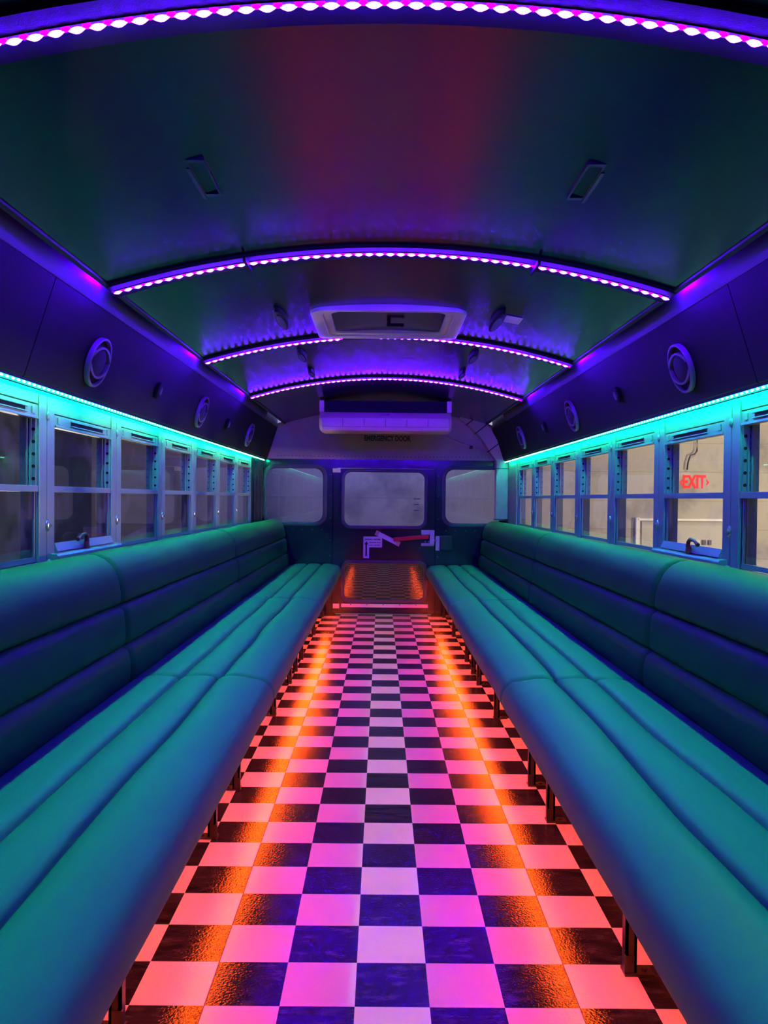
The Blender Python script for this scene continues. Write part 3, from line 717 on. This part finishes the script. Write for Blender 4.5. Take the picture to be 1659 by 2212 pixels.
# ================================================================ GARAGE AROUND THE BUS
GZ = -7.2; GY = 54.5
tag(obj('wall_garage_rear', B(-40, 75, GY, GY+1, GZ, 26), M_garage), kind='structure')
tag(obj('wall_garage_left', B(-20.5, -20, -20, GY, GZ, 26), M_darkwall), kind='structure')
tag(obj('wall_garage_right', B(75, 75.5, -20, GY, GZ, 26), M_garage), kind='structure')
tag(obj('floor_garage', B(-40, 75, -20, GY+1, GZ-.3, GZ), M_concrete), kind='structure')
tag(obj('ceiling_garage', B(-40, 75, -20, GY+1, 26, 26.3), M_concrete), kind='structure')
# personnel door in the garage wall
mg = lambda u, v, d: V(u, GY-d, v)
D2 = thing('door_2', None, None, (20, GY, GZ), kind='structure')
obj('door_leaf', B(17.7, 24.2, GY-.1, GY, GZ, 5.35), M_doorw, D2)
bm = NB(); box(bm, 17.25, 17.5, GY-.3, GY, GZ, 5.6); box(bm, 24.3, 24.55, GY-.3, GY, GZ, 5.6); box(bm, 17.4, 24.3, GY-.35, GY, 5.42, 5.56); obj('door_frame', bm, mat('door_frame_white', (.9, .88, .8), .4), D2)
t = thing('wall_outlets', 'cluster of small switch plates low on the garage wall beyond the right windows', 'switch plate', (21.9, GY, 3.4))
for k, (x, z, w_, h_) in enumerate(((21.55, 3.95, .22, .3), (21.95, 3.95, .22, .34), (22.35, 3.95, .2, .34), (22.1, 3.4, .6, .28))):
    obj('plate', B(x-w_/2, x+w_/2, GY-.22, GY-.1, z-h_/2, z+h_/2), M_seal if k in (1, 2) else M_paper, t)
# conduit and its junction box over the exit sign
bm = NB(); tube(bm, [(21.35, GY-.2, 11.0), (21.35, GY-.2, 10.2), (21.2, GY-.2, 10.0), (20.9, GY-.2, 9.9), (20.75, GY-.2, 9.4), (20.7, GY-.2, 8.9)], .05, 8)
tag(obj('conduit', bm, M_steel, smooth=True), 'thin dark cable dropping down the garage wall to the exit sign', 'cable')
t = thing('exit_sign', 'lit red EXIT sign with side arrows on the garage wall beyond the right windows', 'exit sign', (21.1, GY, 7.4))
obj('sign_housing', B(20.05, 22.1, GY-.35, GY, 7.30, 8.75), M_garage, t, bevel=.05)
mw = Matrix.Translation(V(21.12, GY-.37, 8.05)) @ RX
text_mesh('EXIT', .185, M_exit, 'letters', mw, t, extrude=.003, sx=.62, bold=.006)
bm = NB()
for sgn, x in ((-1, 20.28), (1, 22.02)):
    extr(bm, [(x+sgn*.16, 8.05), (x-sgn*.06, 8.27), (x-sgn*.06, 8.17), (x+sgn*.02, 8.05), (x-sgn*.06, 7.93), (x-sgn*.06, 7.83)][::sgn], .36, .38, mg)
obj('arrow', bm, M_exit, t)
# hanging garage lights
for k, (x, y, p_) in enumerate(((22, 40, 1.0), (30, 22, 1.0))):
    t = thing('garage_light', 'long warm tube light hanging in the garage, %s of two' % ('farther', 'nearer')[k], 'light', (x, y, 22), 'tube lights in the garage')
    obj('housing', B(x-.6, x+.6, y-4, y+4, 22.1, 22.5), M_ac, t)
    area('tube_glow', V(x, y, 22.05)-ORG[t.name], 1.0*T, 7.8*T, GARAGE_W*p_, (1.0, .90, .74), (0, 0, 0), t)

t = thing('garage_light', 'added blue light hung out of view above and behind the bus', 'light', (-1, 51, 16), 'tube lights in the garage')
obj('housing', B(-5, 3, 50.6, 51.4, 16.1, 16.5), M_ac, t)
area('tube_glow', V(-1, 51, 16.05)-ORG[t.name], 7.8*T, .7*T, 95.0, (.26, .26, 1.0), (0, 0, 0), t)  # added, unseen source that turns the wall behind the rear glass lavender

bm = NB()
for x in (-4.5, 2.5): tube(bm, [(x, 51, 16.45), (x, 51, 26.0)], .06, 6)
obj('hanger', bm, M_steel, t)
t = thing('work_lamp', 'added warm lamp on a stand, out of view to the right of the bus', 'lamp', (42, 27, GZ), 'work lamps in the garage')
bm = NB(); tube(bm, [(42, 27, GZ), (42, 27, 4.0)], .15, 8); box(bm, 41, 43, 26, 28, GZ, GZ+.15); obj('stand', bm, M_steel, t)
obj('lamp_head', B(41.8, 42.3, 25.5, 28.5, 4.0, 7.5), M_steel, t)
area('lamp_glow', V(41.7, 27, 5.8)-ORG[t.name], 2.8*T, 3.0*T, WORK_W, (1.0, .78, .62), (0, math.pi/2, 0), t)  # added, unseen source that warms the left window posts through the right windows

t = thing('work_lamp', 'low warm work lamp on the garage floor to the left of the bus', 'lamp', (-18, 41, GZ), 'work lamps in the garage')
obj('stand', B(-18.6, -17.4, 40.4, 41.6, GZ, GZ+.2), M_steel, t); obj('post', tube(NB(), [(-18, 41, GZ), (-18, 41, -4.6)], .15, 8), M_steel, t)
obj('lamp_head', B(-18.5, -18.1, 40.2, 41.8, -4.9, -3.2), M_steel, t)
area('lamp_glow', V(-18.0, 41, -4.0)-ORG[t.name], 1.4*T, 1.4*T, LOW_W, (1.0, .84, .70), tuple((V(-4, 12, 11.5)-V(-18, 41, -4)).to_track_quat('-Z', 'Y').to_euler()), t)
